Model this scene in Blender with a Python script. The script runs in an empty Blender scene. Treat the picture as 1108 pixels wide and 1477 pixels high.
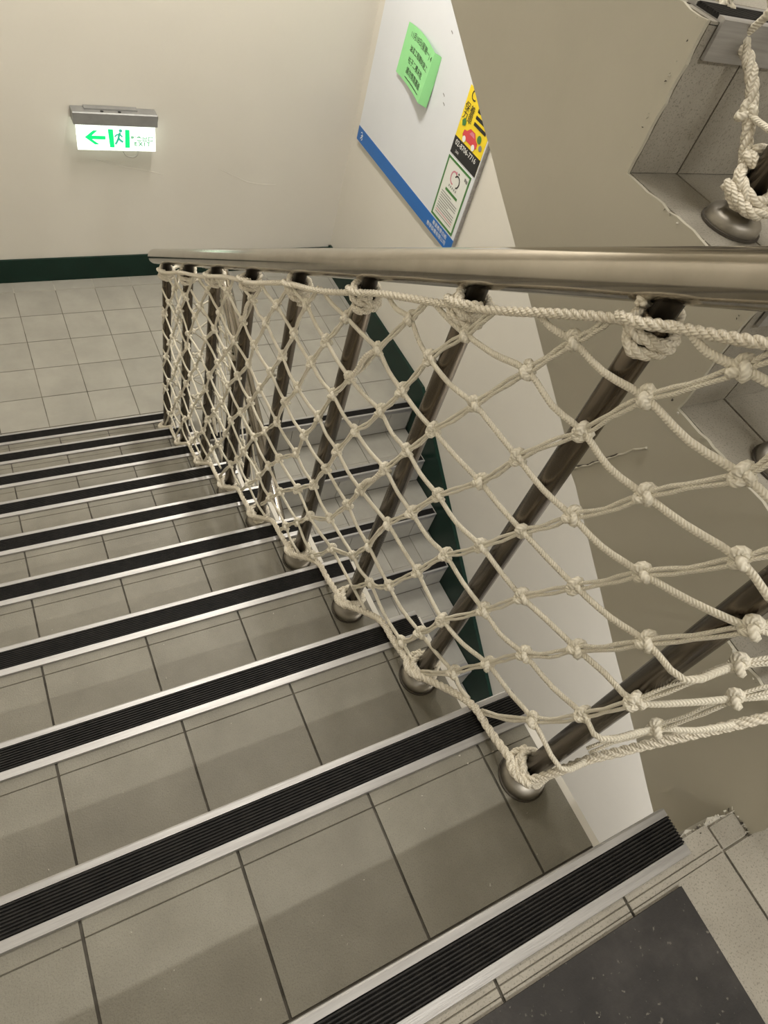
import bpy, bmesh, math, random
from mathutils import Matrix, Vector
random.seed(7)
C = bpy.context.scene.collection
PI = math.pi

# ------------------------------------------------------------------ camera
H = 2.5416                                    # camera height over the lower landing
RX = Vector((0.8733347319, -0.4229424496, 0.2416736029))      # image right
RD = Vector((-0.2085347833, -0.7729804077, -0.5991782151))    # image down
RF = Vector((0.4402268622, 0.4728857935, -0.7632688492))      # view direction
cam_data = bpy.data.cameras.new('camera')
cam = bpy.data.objects.new('camera', cam_data)
C.objects.link(cam)
M = Matrix.Identity(4)
for i in range(3):
    M[i][0] = RX[i]; M[i][1] = -RD[i]; M[i][2] = -RF[i]
M[2][3] = H
cam.matrix_world = M
cam_data.sensor_fit = 'VERTICAL'
cam_data.sensor_height = 36.0
cam_data.lens = 979.9 / 1477 * 36.0
cam_data.clip_start = 0.01
bpy.context.scene.camera = cam

# ------------------------------------------------------------------ world, exposure
sc = bpy.context.scene
w = bpy.data.worlds.new('world'); sc.world = w; w.use_nodes = True
w.node_tree.nodes['Background'].inputs[0].default_value = (1.0, 0.96, 0.9, 1)
w.node_tree.nodes['Background'].inputs[1].default_value = 0.05
sc.view_settings.view_transform = 'Standard'
sc.view_settings.look = 'None'
sc.view_settings.gamma = 1.0
sc.view_settings.use_curve_mapping = False
sc.view_settings.exposure = 0.0
# lamps of the stairwell and one added fill lamp: (x, y, z, length, tube direction, [(watts, tilt)], colour)
LAMPS = [(0.66, -1.45, 4.06, 1.2, 'X', [(44.0, 0.0)], (1.0, 0.97, 0.91)),
         (0.70, 1.45, 4.15, 1.2, 'X', [(46.0, 0.0)], (1.0, 0.95, 0.87)),  # added fill light, not a known fixture; softens the shadows on the treads
         (1.05, 2.70, 3.20, 0.9, 'Y', [(26.0, 0.0), (26.0, -62.0), (8.0, 62.0)], (1.0, 0.96, 0.895)),
         (1.20, -0.90, 1.40, 1.0, 'Y', [(22.0, 0.0), (44.0, -62.0)], (1.0, 0.98, 0.97))]

# ------------------------------------------------------------------ helpers
WL = {}                                       # world location of every object


def new_mesh(name, V, F, uv=None, smooth=False, recalc=True):
    me = bpy.data.meshes.new(name)
    me.from_pydata([tuple(v) for v in V], [], F)
    if uv:
        lay = me.uv_layers.new(name='UVMap')
        lay.data.foreach_set('uv', [c for p in uv for c in p])
    if recalc:
        bm = bmesh.new(); bm.from_mesh(me)
        bmesh.ops.recalc_face_normals(bm, faces=bm.faces)
        bm.to_mesh(me); bm.free()
    if smooth:
        me.polygons.foreach_set('use_smooth', [True] * len(me.polygons))
    me.update()
    return me


def put(name, me, m=None, parent=None, loc=(0, 0, 0), rot=None, kind=None):
    """Link mesh me at world location loc (parents are never rotated)."""
    o = bpy.data.objects.new(name, me); C.objects.link(o)
    if m is not None and me is not None and len(me.materials) == 0:
        me.materials.append(m)
    loc = Vector(loc); WL[o.name] = loc
    o.location = loc - (WL[parent.name] if parent else Vector())
    if parent:
        o.parent = parent
    if rot:
        o.rotation_euler = rot
    if kind:
        o['kind'] = kind
    return o


def thing(name, label, cat, loc=(0, 0, 0), group=None):
    o = put(name, None, loc=loc)
    tag(o, label, cat, group)
    return o


def tag(o, label, cat, group=None):
    o['label'] = label; o['category'] = cat
    if group:
        o['group'] = group


class MB:
    """collects vertices and faces"""
    def __init__(s):
        s.V = []; s.F = []; s.UV = []

    def add(s, V, F, uv=None):
        b = len(s.V)
        s.V += [tuple(v) for v in V]
        s.F += [tuple(b + i for i in f) for f in F]
        if uv:
            s.UV += uv
        return s

    def box(s, x0, x1, y0, y1, z0, z1):
        V = [(x, y, z) for x in (x0, x1) for y in (y0, y1) for z in (z0, z1)]
        return s.add(V, [(0, 1, 3, 2), (4, 6, 7, 5), (0, 4, 5, 1), (2, 3, 7, 6), (0, 2, 6, 4), (1, 5, 7, 3)])

    def prism(s, prof, x0, x1):
        n = len(prof)
        V = [(x0, y, z) for y, z in prof] + [(x1, y, z) for y, z in prof]
        F = [tuple(range(n)), tuple(range(2 * n - 1, n - 1, -1))]
        F += [(i, (i + 1) % n, n + (i + 1) % n, n + i) for i in range(n)]
        return s.add(V, F)

    def tube(s, P, ra, rb=None, n=6, up=None, phase=0.0, cap=True, closed=False):
        rb = rb or ra
        P = [Vector(p) for p in P]
        m = len(P); N = None; u = 0.0
        V = []; us = []
        for k in range(m):
            if closed:
                t = (P[(k + 1) % m] - P[k - 1])
            else:
                t = P[min(k + 1, m - 1)] - P[max(k - 1, 0)]
            t.normalize()
            if up is not None:
                N = up - t * up.dot(t)
            elif N is None:
                N = Vector((0, 0, 1)) if abs(t.z) < 0.9 else Vector((1, 0, 0))
                N = N - t * N.dot(t)
            else:
                N = N - t * N.dot(t)
            if N.length < 1e-6:
                N = t.orthogonal()
            N.normalize(); B = t.cross(N)
            if k:
                u += (P[k] - P[k - 1]).length
            us.append(u)
            r1 = ra[k] if isinstance(ra, (list, tuple)) else ra
            r2 = rb[k] if isinstance(rb, (list, tuple)) else rb
            for j in range(n):
                a = 2 * PI * j / n + phase
                V.append(P[k] + N * (math.cos(a) * r1) + B * (math.sin(a) * r2))
        F = []; uv = []
        rng = m if closed else m - 1
        for k in range(rng):
            k2 = (k + 1) % m
            for j in range(n):
                j2 = (j + 1) % n
                F.append((k * n + j, k * n + j2, k2 * n + j2, k2 * n + j))
                ub = us[k2] if k2 else u + 0.01
                uv += [(us[k], j / n), (us[k], (j + 1) / n), (ub, (j + 1) / n), (ub, j / n)]
        if cap and not closed:
            F.append(tuple(range(n - 1, -1, -1))); uv += [(0, 0)] * n
            F.append(tuple((m - 1) * n + j for j in range(n))); uv += [(u, 0)] * n
        return s.add(V, F, uv)

    def lathe(s, prof, n=24, c=(0, 0)):
        V = []; F = []
        for r, z in prof:
            for j in range(n):
                a = 2 * PI * j / n
                V.append((c[0] + r * math.cos(a), c[1] + r * math.sin(a), z))
        m = len(prof)
        for k in range(m - 1):
            for j in range(n):
                F.append((k * n + j, k * n + (j + 1) % n, (k + 1) * n + (j + 1) % n, (k + 1) * n + j))
        F.append(tuple(range(n - 1, -1, -1))); F.append(tuple((m - 1) * n + j for j in range(n)))
        return s.add(V, F)

    def mesh(s, name, smooth=False, recalc=True):
        ok = len(s.UV) == sum(len(f) for f in s.F)
        return new_mesh(name, s.V, s.F, s.UV if ok and s.UV else None, smooth, recalc)

    def build(s, name, m, parent=None, smooth=False, loc=(0, 0, 0), kind=None):
        return put(name, s.mesh(name, smooth), m, parent, loc, kind=kind)


def catmull(P, per=4):
    P = [Vector(p) for p in P]
    if len(P) < 3:
        return [P[0].lerp(P[-1], i / per) for i in range(per + 1)]
    Q = [P[0] * 2 - P[1]] + P + [P[-1] * 2 - P[-2]]
    out = []
    for i in range(1, len(Q) - 2):
        a, b, c, d = Q[i - 1:i + 3]
        for k in range(per):
            t = k / per
            out.append(0.5 * ((2 * b) + (c - a) * t + (2 * a - 5 * b + 4 * c - d) * t * t + (3 * b - a - 3 * c + d) * t ** 3))
    out.append(P[-1])
    return out


def resample(P, step):
    out = [P[0].copy()]; acc = 0.0
    for a, b in zip(P, P[1:]):
        L = (b - a).length
        if L < 1e-9:
            continue
        t = step - acc
        while t <= L:
            out.append(a.lerp(b, t / L)); t += step
        acc = L - (t - step)
    out.append(P[-1].copy())
    return out


# ------------------------------------------------------------------ materials
def mat(name, col, rough=0.6, metal=0.0, spec=0.5):
    m = bpy.data.materials.new(name); m.use_nodes = True
    b = m.node_tree.nodes['Principled BSDF']
    b.inputs['Base Color'].default_value = (*col, 1)
    b.inputs['Roughness'].default_value = rough
    b.inputs['Metallic'].default_value = metal
    b.inputs['Specular IOR Level'].default_value = spec
    return m


def nd(m, t, **kw):
    n = m.node_tree.nodes.new(t)
    for k, v in kw.items():
        if k.startswith('i_'):
            n.inputs[k[2:].replace('_', ' ')].default_value = v
        else:
            setattr(n, k, v)
    return n


def lk(m, a, b):
    m.node_tree.links.new(a, b)


def mottled(name, cols, scale, rough=0.6, metal=0.0, speck=None, bump=0.0, bscale=200, stretch=(1, 1, 1), rand=0.0, spec=0.5, coords='Object'):
    """noise mottled surface: cols = 2 or 3 colours; speck = (scale, dark colour, amount)"""
    m = mat(name, cols[0], rough, metal, spec)
    b = m.node_tree.nodes['Principled BSDF']
    tc = nd(m, 'ShaderNodeTexCoord'); mp = nd(m, 'ShaderNodeMapping')
    mp.inputs['Scale'].default_value = stretch
    ob = nd(m, 'ShaderNodeObjectInfo')
    if rand:
        ad = nd(m, 'ShaderNodeVectorMath', operation='MULTIPLY_ADD')
        ad.inputs[1].default_value = (1, 1, 1)
        lk(m, tc.outputs[coords], ad.inputs[0])
        sc_ = nd(m, 'ShaderNodeVectorMath', operation='SCALE'); sc_.inputs['Scale'].default_value = 37.0
        cmb = nd(m, 'ShaderNodeCombineXYZ'); lk(m, ob.outputs['Random'], cmb.inputs[0]); lk(m, ob.outputs['Random'], cmb.inputs[1])
        lk(m, cmb.outputs[0], sc_.inputs[0]); lk(m, sc_.outputs[0], ad.inputs[2]); lk(m, ad.outputs[0], mp.inputs[0])
    else:
        lk(m, tc.outputs[coords], mp.inputs[0])
    nz = nd(m, 'ShaderNodeTexNoise', i_Scale=scale, i_Detail=5.0, i_Roughness=0.6); lk(m, mp.outputs[0], nz.inputs['Vector'])
    rp = nd(m, 'ShaderNodeValToRGB'); lk(m, nz.outputs['Fac'], rp.inputs[0])
    e = rp.color_ramp.elements
    e[0].position = 0.32; e[0].color = (*cols[0], 1); e[1].position = 0.68; e[1].color = (*cols[-1], 1)
    if len(cols) > 2:
        x = e.new(0.5); x.color = (*cols[1], 1)
    out = rp.outputs[0]
    if speck:
        n2 = nd(m, 'ShaderNodeTexNoise', i_Scale=speck[0], i_Detail=2.0); lk(m, mp.outputs[0], n2.inputs['Vector'])
        r2 = nd(m, 'ShaderNodeValToRGB'); lk(m, n2.outputs['Fac'], r2.inputs[0])
        r2.color_ramp.elements[0].position = speck[3]; r2.color_ramp.elements[0].color = (speck[2],) * 3 + (1,)
        r2.color_ramp.elements[1].position = speck[3] + 0.08; r2.color_ramp.elements[1].color = (0, 0, 0, 1)
        mx = nd(m, 'ShaderNodeMix', data_type='RGBA'); lk(m, r2.outputs[0], mx.inputs[0]); lk(m, out, mx.inputs[6]); mx.inputs[7].default_value = (*speck[1], 1)
        out = mx.outputs[2]
    if rand:
        hs = nd(m, 'ShaderNodeHueSaturation'); mr = nd(m, 'ShaderNodeMapRange')
        lk(m, ob.outputs['Random'], mr.inputs[0]); mr.inputs[3].default_value = 1 - rand; mr.inputs[4].default_value = 1 + rand
        lk(m, mr.outputs[0], hs.inputs['Value']); lk(m, out, hs.inputs['Color']); out = hs.outputs[0]
    lk(m, out, b.inputs['Base Color'])
    if bump:
        n3 = nd(m, 'ShaderNodeTexNoise', i_Scale=bscale, i_Detail=4.0); lk(m, mp.outputs[0], n3.inputs['Vector'])
        bp = nd(m, 'ShaderNodeBump', i_Strength=bump, i_Distance=0.002); lk(m, n3.outputs['Fac'], bp.inputs['Height']); lk(m, bp.outputs[0], b.inputs['Normal'])
    return m


def braided(name, c0, c1, freq):
    """braided cord: chevron of plaits along the cord (uv.x in metres, uv.y round it)"""
    m = mat(name, c0, 0.72, spec=0.25)
    b = m.node_tree.nodes['Principled BSDF']
    uv = nd(m, 'ShaderNodeUVMap'); sp = nd(m, 'ShaderNodeSeparateXYZ'); lk(m, uv.outputs[0], sp.inputs[0])
    f = nd(m, 'ShaderNodeMath', operation='MULTIPLY'); lk(m, sp.outputs[1], f.inputs[0]); f.inputs[1].default_value = 4.0
    pp = nd(m, 'ShaderNodeMath', operation='PINGPONG'); lk(m, f.outputs[0], pp.inputs[0]); pp.inputs[1].default_value = 1.0
    u = nd(m, 'ShaderNodeMath', operation='MULTIPLY'); lk(m, sp.outputs[0], u.inputs[0]); u.inputs[1].default_value = freq
    s = nd(m, 'ShaderNodeMath', operation='ADD'); lk(m, u.outputs[0], s.inputs[0]); lk(m, pp.outputs[0], s.inputs[1])
    t = nd(m, 'ShaderNodeMath', operation='MULTIPLY'); lk(m, s.outputs[0], t.inputs[0]); t.inputs[1].default_value = 2 * PI
    si = nd(m, 'ShaderNodeMath', operation='SINE'); lk(m, t.outputs[0], si.inputs[0])
    mr = nd(m, 'ShaderNodeMapRange'); lk(m, si.outputs[0], mr.inputs[0]); mr.inputs[1].default_value = -1.0
    mx = nd(m, 'ShaderNodeMix', data_type='RGBA'); lk(m, mr.outputs[0], mx.inputs[0])
    mx.inputs[6].default_value = (*c1, 1); mx.inputs[7].default_value = (*c0, 1)
    lk(m, mx.outputs[2], b.inputs['Base Color'])
    bp = nd(m, 'ShaderNodeBump', i_Strength=0.7, i_Distance=0.0012); lk(m, mr.outputs[0], bp.inputs['Height']); lk(m, bp.outputs[0], b.inputs['Normal'])
    return m


def emit(name, col, strength):
    m = mat(name, col, 0.5)
    b = m.node_tree.nodes['Principled BSDF']
    b.inputs['Emission Color'].default_value = (*col, 1)
    b.inputs['Emission Strength'].default_value = strength
    return m


CREAM = mottled('cream_wall_paint', [(0.640, 0.61, 0.543), (0.67, 0.64, 0.572)], 1.6, 0.55, bump=0.12, bscale=60)
STAIRPAINT = mottled('shaded_stair_paint', [(0.44, 0.412, 0.335), (0.48, 0.45, 0.37)], 3.0, 0.42, bump=0.15, bscale=70)  # cream paint toned down to beige, the side's shade put into its colour
TREAD = mottled('grey_stair_tile', [(0.165, 0.153, 0.121), (0.192, 0.179, 0.143), (0.218, 0.205, 0.166)], 9.0, 0.55, speck=(650, (0.09, 0.08, 0.062), 0.38, 0.36), bump=0.35, bscale=350, rand=0.05)
LAND = mottled('beige_landing_tile', [(0.275, 0.263, 0.228), (0.31, 0.297, 0.258), (0.345, 0.331, 0.288)], 5.0, 0.4, bump=0.06, bscale=200, rand=0.03)
CTILE = mottled('worn_grey_tile', [(0.255, 0.234, 0.194), (0.295, 0.272, 0.227), (0.335, 0.31, 0.262)], 8.0, 0.55, speck=(420, (0.10, 0.09, 0.072), 0.5, 0.35), bump=0.3, bscale=350, rand=0.05)
GROUT = mottled('dark_grout', [(0.035, 0.030, 0.023), (0.10, 0.09, 0.072)], 30, 0.9)
LANDGROUT = mottled('brown_grout', [(0.07, 0.06, 0.045), (0.22, 0.20, 0.16)], 8, 0.9)
PALEGROUT = mottled('pale_grout', [(0.30, 0.28, 0.23), (0.52, 0.49, 0.42)], 12, 0.9)
RUBBER = mottled('black_rubber', [(0.008, 0.0075, 0.007), (0.019, 0.0175, 0.016)], 60, 0.62, spec=0.25)
ALU = mottled('brushed_aluminium', [(0.33, 0.32, 0.31), (0.45, 0.44, 0.43)], 40, 0.45, 0.7, stretch=(0.15, 3, 3), bump=0.1, bscale=200)
STEEL = mottled('stainless_steel', [(0.36, 0.33, 0.28), (0.44, 0.405, 0.35)], 14, 0.15, 1.0, bump=0.03, bscale=60)
POSTM = mottled('dark_reflection_steel', [(0.145, 0.121, 0.094), (0.18, 0.152, 0.12)], 9, 0.26, 1.0, bump=0.03, bscale=60)  # steel darkened in its colour for the dim surroundings it reflects
FLANGE = mottled('brushed_flange_steel', [(0.27, 0.25, 0.215), (0.35, 0.325, 0.285)], 22, 0.46, 1.0, bump=0.04, bscale=90)
DARKSTEEL = mat('dark_bracket_steel', (0.05, 0.042, 0.033), 0.4, 0.8)
GREEN = mottled('dark_green_paint', [(0.002, 0.016, 0.010), (0.0035, 0.023, 0.015)], 8, 0.36, bump=0.05, spec=0.3)
CORD = braided('cream_braided_cord', (0.84, 0.79, 0.67), (0.72, 0.67, 0.555), 250)
ROPE = braided('cream_twisted_rope', (0.84, 0.785, 0.665), (0.68, 0.62, 0.51), 220)
WHITEB = mottled('white_board', [(0.66, 0.68, 0.71), (0.70, 0.72, 0.75)], 2, 0.3)
BLUE = mat('blue_strip', (0.012, 0.13, 0.44), 0.4)
WHITE = mat('white_print', (0.82, 0.82, 0.80), 0.5)
PAPER = mat('white_paper', (0.72, 0.73, 0.68), 0.6)
BLACK = mat('black_print', (0.015, 0.015, 0.015), 0.6)
GREY = mat('grey_print', (0.22, 0.22, 0.21), 0.6)
YELLOW = mat('yellow_print', (0.83, 0.62, 0.02), 0.5)
RED = mat('red_print', (0.62, 0.06, 0.07), 0.5)
PINK = mat('pink_print', (0.62, 0.20, 0.27), 0.5)
LEAFG = mat('green_print', (0.06, 0.20, 0.05), 0.5)
NOTEG = mottled('green_note_paper', [(0.27, 0.66, 0.27), (0.30, 0.70, 0.30)], 6, 0.6)
MATB = mottled('black_floor_mat', [(0.012, 0.0105, 0.0095), (0.022, 0.0195, 0.018), (0.040, 0.036, 0.033)], 14, 0.75, speck=(150, (0.22, 0.20, 0.17), 0.5, 0.24), bump=0.3, bscale=300)
SIGNGREY = mottled('grey_sign_housing', [(0.24, 0.24, 0.235), (0.29, 0.29, 0.28)], 20, 0.4, 0.3)
SIGNLIT = emit('lit_sign_panel', (0.92, 1.0, 0.90), 1.35)
SIGNGREEN = emit('lit_sign_green', (0.0, 0.62, 0.16), 0.95)
SIGNTEAL = emit('lit_sign_teal', (0.05, 0.40, 0.28), 0.7)
SIGNPALE = emit('lit_sign_pale_green', (0.10, 0.34, 0.18), 0.75)
CABLE = mat('grey_cable', (0.42, 0.40, 0.35), 0.6)
LAMPLIT = emit('lamp_tube_glow', (1.0, 0.94, 0.85), 6.0)
LAMPBODY = mat('lamp_housing', (0.7, 0.7, 0.68), 0.4)
CHIP = mottled('chipped_plaster', [(0.38, 0.36, 0.31), (0.56, 0.53, 0.46)], 60, 0.9)
DIRT = mat('dark_dirt', (0.07, 0.06, 0.048), 0.9)

# ------------------------------------------------------------------ measures
R, G = 0.17, 0.25668                          # riser, going
Z0 = 10 * R                                   # upper landing level (lower landing = 0)
XL, XR, YB, YN = -0.60, 1.985, 3.55, -2.6     # walls
XA = 0.626                                    # right end of the treads of the flight going down
XC = 0.745                                    # left face of the flights on the other side


def za(k): return Z0 - k * R                  # level of tread k of the flight going down
def ya(k): return -0.0379 + k * G             # its front edge
def yb(k): return 2.205 - (k - 10) * G        # front edge, level k, of the flight under the notice board
def zc(k): return Z0 + k * R                  # flight going up
def yc(k): return 0.614 - (4 - k) * G
def line_a(y): return Z0 - (y - ya(0)) * R / G
def line_b(y): return (y - yb(10)) * R / G
def line_c(y): return zc(4) + (y - yc(4)) * R / G


GX_A = [-0.457, -0.260, -0.063, 0.134, 0.331, 0.528]         # joints across the treads
GX_C = [0.838, 1.036, 1.234, 1.432, 1.630, 1.828]

# ------------------------------------------------------------------ structure
def struct(name, mb, m): return mb.build(name, m, kind='structure')


wback = struct('wall_back', MB().box(XL - .1, XR + .1, YB, YB + .1, -1.8, 4.4), CREAM)
struct('wall_right', MB().box(XR, XR + .1, YN - .1, YB, -1.8, 4.4), CREAM)
struct('wall_left', MB().box(XL - .1, XL, YN - .1, YB, -1.8, 4.4), CREAM)
struct('wall_near', MB().box(XL, XR, YN - .1, YN, -1.8, 4.4), CREAM)
struct('ceiling', MB().box(XL - .1, XR + .1, YN - .1, YB + .1, 4.29, 4.4), CREAM)
struct('ceiling_slab', MB().box(XL, XR, 2.26, YB, zc(10) - .15, zc(10)), CREAM)
struct('floor_bottom', MB().box(XL, XR, YN, YB, -1.8, -1.7), LANDGROUT)

for cr in ([(.60, 1.02), (.68, 1.00), (.74, .985), (.86, .965), (.93, .948)], [(1.22, .985), (1.30, .95), (1.38, .915), (1.46, .90), (1.56, .895)]):
    MB().tube(catmull([(x, YB, z - .35) for x, z in cr], 3), .0011, .0016, 5).build('plaster_ridge', CREAM, wback)

# lower landing: slab, grout, tiles
fl = struct('floor', MB().box(XL, XR, 2.215, YB, -0.16, -0.009), CREAM)
MB().box(XL, XR, 2.215, 3.452, -0.009, -0.0022).build('grout', LANDGROUT, fl)
MB().box(XL, XR, 3.452, YB, -0.009, -0.0018).build('grout', PALEGROUT, fl)
xs = [XL] + [0.1155 + 0.2028 * i for i in range(-3, 10)] + [1.972]
ys = [2.21, 2.448, 2.648, 2.848, 3.048, 3.250, 3.453, 3.537]
g = 0.0019
for i in range(len(xs) - 1):
    for j in range(len(ys) - 1):
        x0, x1, y0, y1 = xs[i] + g, xs[i + 1] - g, ys[j] + g, ys[j + 1] - g
        cx, cy = (x0 + x1) / 2, (y0 + y1) / 2
        mb = MB().box(x0 - cx, x1 - cx, y0 - cy, y1 - cy, -0.004, 0.0)
        o = put('tile', mb.mesh('tile'), LAND, fl, (cx, cy, random.uniform(-0.0003, 0.0003)))

# upper landing: slab with chipped end beside the gap, grout, tiles
fu = struct('floor_upper', MB().prism([(YN, Z0 - .19), (YN, Z0 - .009), (-.042, Z0 - .009), (-.042, Z0 - .19)], XL, XA), CREAM)
mb = MB()
edge = [(XA, -.070), (.645, -.073), (.660, -.069), (.672, -.074), (.690, -.076), (.702, -.070), (.716, -.074), (.730, -.078), (XC, -.079)]
n = len(edge)
V = [(x, y, Z0 - .004) for x, y in edge] + [(x, y - .01, Z0 - .19) for x, y in edge]
V += [(XC, -.30, Z0 - .004), (XA, -.30, Z0 - .004), (XC, -.30, Z0 - .19), (XA, -.30, Z0 - .19)]
F = [(i, i + 1, n + i + 1, n + i) for i in range(n - 1)]
F += [tuple(range(n)) + (2 * n, 2 * n + 1), tuple(range(2 * n - 1, n - 1, -1)) + (2 * n + 3, 2 * n + 2)]
mb.add(V, F).build('slab_end', CHIP, fu)
MB().box(XL, XA, YN, -.042, Z0 - .009, Z0 - .0028).build('grout', GROUT, fu)
MB().box(XA, XR, YN, -.114, Z0 - .19, Z0 - .0028).build('grout', GROUT, fu)


def tread_tile(parent, x0, x1, ye_, depth, z, s, m=None, grooves=((0.077, .0022),), t=.006, gap=.0020):
    """one tread tile: front edge at ye_, going back depth; s=+1 when the edge faces +y"""
    pr = [(0.0, -t), (0.0, 0.0)]
    for gp, gw in grooves:
        pr += [(gp - gw / 2, 0), (gp, -.0022), (gp + gw / 2, 0)]
    pr += [(depth, 0.0), (depth, -t)]
    cx, cy = (x0 + x1) / 2, ye_
    P = [(-s * a, b) for a, b in pr]
    mb = MB().prism(P, x0 + gap - cx, x1 - gap - cx)
    return put('tile', mb.mesh('tile'), m or TREAD, parent, (cx, cy, z + random.uniform(-.0003, .0003)))


# upper landing tiles
gl = [XL, -.457, -.262, -.066, .129, .325, .521, .691]
for a, b in zip(gl, gl[1:]):
    if b < .69:
        tread_tile(fu, a, b, -.040, .2, Z0, 1, CTILE, grooves=((.062, .002), (.071, .0016)))
    else:
        tread_tile(fu, a, XA, -.040, .034, Z0, 1, CTILE, grooves=())
        tread_tile(fu, a, b, -.0755, .1645, Z0, 1, CTILE, grooves=((.0265, .002), (.0355, .0016)))
    for q in range(2):
        tread_tile(fu, a, b, -.240 - .2 * q - .003 * q, .2, Z0, 1, CTILE, grooves=())
tread_tile(fu, .691, XC - .002, -.0805, .0285, Z0, 1, CTILE, grooves=())
for q in range(3):
    tread_tile(fu, .691, .891, -.1125 - .2 * q, .1975, Z0, 1, CTILE, grooves=())
    tread_tile(fu, .891, 1.09, -.1125 - .2 * q, .1975, Z0, 1, CTILE, grooves=())

# baseboards and the sloping skirting
struct('baseboard_back', MB().box(XL, 1.972, 3.538, YB, 0, .134), GREEN)
struct('baseboard_right', MB().box(1.967, XR, 2.205, 3.538, 0, .154), GREEN)
sk = [(2.205, .154)]
sk += [(-.10, .154 - (2.205 + .10) * .664), (-.10, .154 - 2.305 * .664 - .55), (2.205, -.45)]
struct('trim_1', MB().prism(sk, 1.964, XR), GREEN)

# ------------------------------------------------------------------ stair flights
def nosing(parent, x0, x1, ye_, z, s, lip=.030):
    L = [(-.004, -lip), (-.004, .0045), (-.002, .0058), (.006, .0058), (.006, .0012), (.043, .0012), (.043, .0056), (.0555, .0052), (.0565, .0002), (.0006, .0002), (.0006, -lip)]
    cx = (x0 + x1) / 2
    mb = MB().prism([(-s * a, b) for a, b in L], x0 - cx, x1 - cx)
    o = put('nosing', mb.mesh('nosing'), ALU, parent, (cx, ye_, z))
    pr = [(.0064, .0014)]
    nr = 9
    for i in range(nr):
        a = .0066 + i * .036 / nr
        p = .036 / nr
        pr += [(a + .0002, .0040), (a + p * .25, .0066), (a + p * .62, .0066), (a + p * .8, .0040)]
    pr += [(.0427, .0014)]
    mb = MB().prism([(-s * a, b) for a, b in pr], x0 - cx + .0005, x1 - cx - .0005)
    r_ = put('rubber_insert', mb.mesh('rubber_insert'), RUBBER, o, (cx, ye_, z))
    r_['label'] = 'black ribbed rubber insert'
    return o


def rough(poly, step=.02, amp=.0012):
    out = []
    for (a, b), (c, d) in zip(poly, poly[1:]):
        n = max(1, int(math.hypot(c - a, d - b) / step))
        for i in range(n):
            t = i / n
            j = amp if i else amp * .5
            out.append((a + (c - a) * t + random.uniform(-j, j), b + (d - b) * t + random.uniform(-j, j)))
    return out + [poly[-1]]


# --- the flight going down from the viewer
FA = thing('stair_flight', 'grey tiled stair flight going down along the netted railing', 'staircase', (0, 2.2, 0))
P = []
for k in range(0, 10):
    P += [(ya(k) - .006, za(k) - .012), (ya(k) - .006, za(k + 1) - .012)]
Ptop = [(ya(0) - .03, za(0) - .02)] + P[1:]
Pb = [(ya(9) - .006, -.16), (ya(9) - .25, -.16), (ya(0) - .03, za(0) - .33)]
MB().prism(Ptop + Pb, XL + .002, XA - .001).build('concrete_body', CREAM, FA)
Pe = []
for k in range(0, 10):
    Pe += [(ya(k) - .010, za(k) - .0025), (ya(k) - .010, za(k + 1) - .0025)]
Pe = [(ya(0) - .045, za(1) - .0025)] + Pe[2:]
MB().prism(Pe + Pb[:2] + [(ya(0) - .045, za(0) - .33)], XA - .001, .638).build('painted_edge', CREAM, FA)
for k in range(1, 10):
    MB().box(XL + .002, XA - .001, ya(k - 1) - .005, ya(k) - .004, za(k) - .012, za(k) - .0028).build('grout', GROUT, FA)
    e = [XL + .002] + GX_A + [XA]
    for a, b in zip(e, e[1:]):
        jit = random.uniform(-.003, .003) if k > 2 else 0
        tread_tile(FA, a, b, ya(k), G - .001, za(k), 1)
for k in range(0, 10):
    x1 = {0: .640, 1: .633}.get(k, .631 + random.uniform(-.004, .003))
    nosing(FA, XL + .002, x1, ya(k), za(k), 1, lip=.018)

# --- the flight going on down on the other side, under the notice board
FB = thing('stair_flight', 'pale stair flight seen through the net, descending below the white wall', 'staircase', (1.3, 2.2, 0))
P = [(yb(10) + .015, -.012)]
for k in range(10, 20):
    P += [(yb(k) + .012, -(k - 10) * R - .012), (yb(k) + .012, -(k - 9) * R - .012)]
P += [(yb(20), -10 * R), (yb(18), -10 * R), (yb(10) + .015, -.30)]
MB().prism(P, XC, 1.963).build('concrete_body', CREAM, FB)
for k in range(10, 20):
    z = -(k - 10) * R
    e = [XC] + GX_C + [1.962]
    if k > 10:
        MB().box(XC + .001, 1.9625, yb(k) + .004, yb(k - 1) + .010, z - .012, z - .0028).build('grout', GROUT if k > 16 else LANDGROUT, FB)
    for a, b in zip(e, e[1:]):
        if k > 10:
            tread_tile(FB, a, b, yb(k), G - .001, z, -1, LAND, grooves=((.077, .0022),))
        cx = (a + b) / 2
        mb = MB().box(a + .0015 - cx, b - .0015 - cx, 0, .010, -R + .0005, -.008)
        put('riser_tile', mb.mesh('riser_tile'), LAND, FB, (cx, yb(k) + .003, z))
    nosing(FB, XC + .01, 1.952, yb(k), z, -1, lip=.022)

# --- the flight going up beside the landing; its painted side faces the viewer
FC = thing('stair_flight', 'shade-toned painted side of the stair flight going up, tiled steps on top', 'staircase', (1.3, 0, Z0))
def profile_c(dy, dz):
    P = [(-.112, zc(0) - .004), (-.112, zc(1) + dz)]
    for k in range(1, 10):
        P += [(yc(k + 1) + dy, zc(k) + dz), (yc(k + 1) + dy, zc(k + 1) + dz)]
    return P


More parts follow.
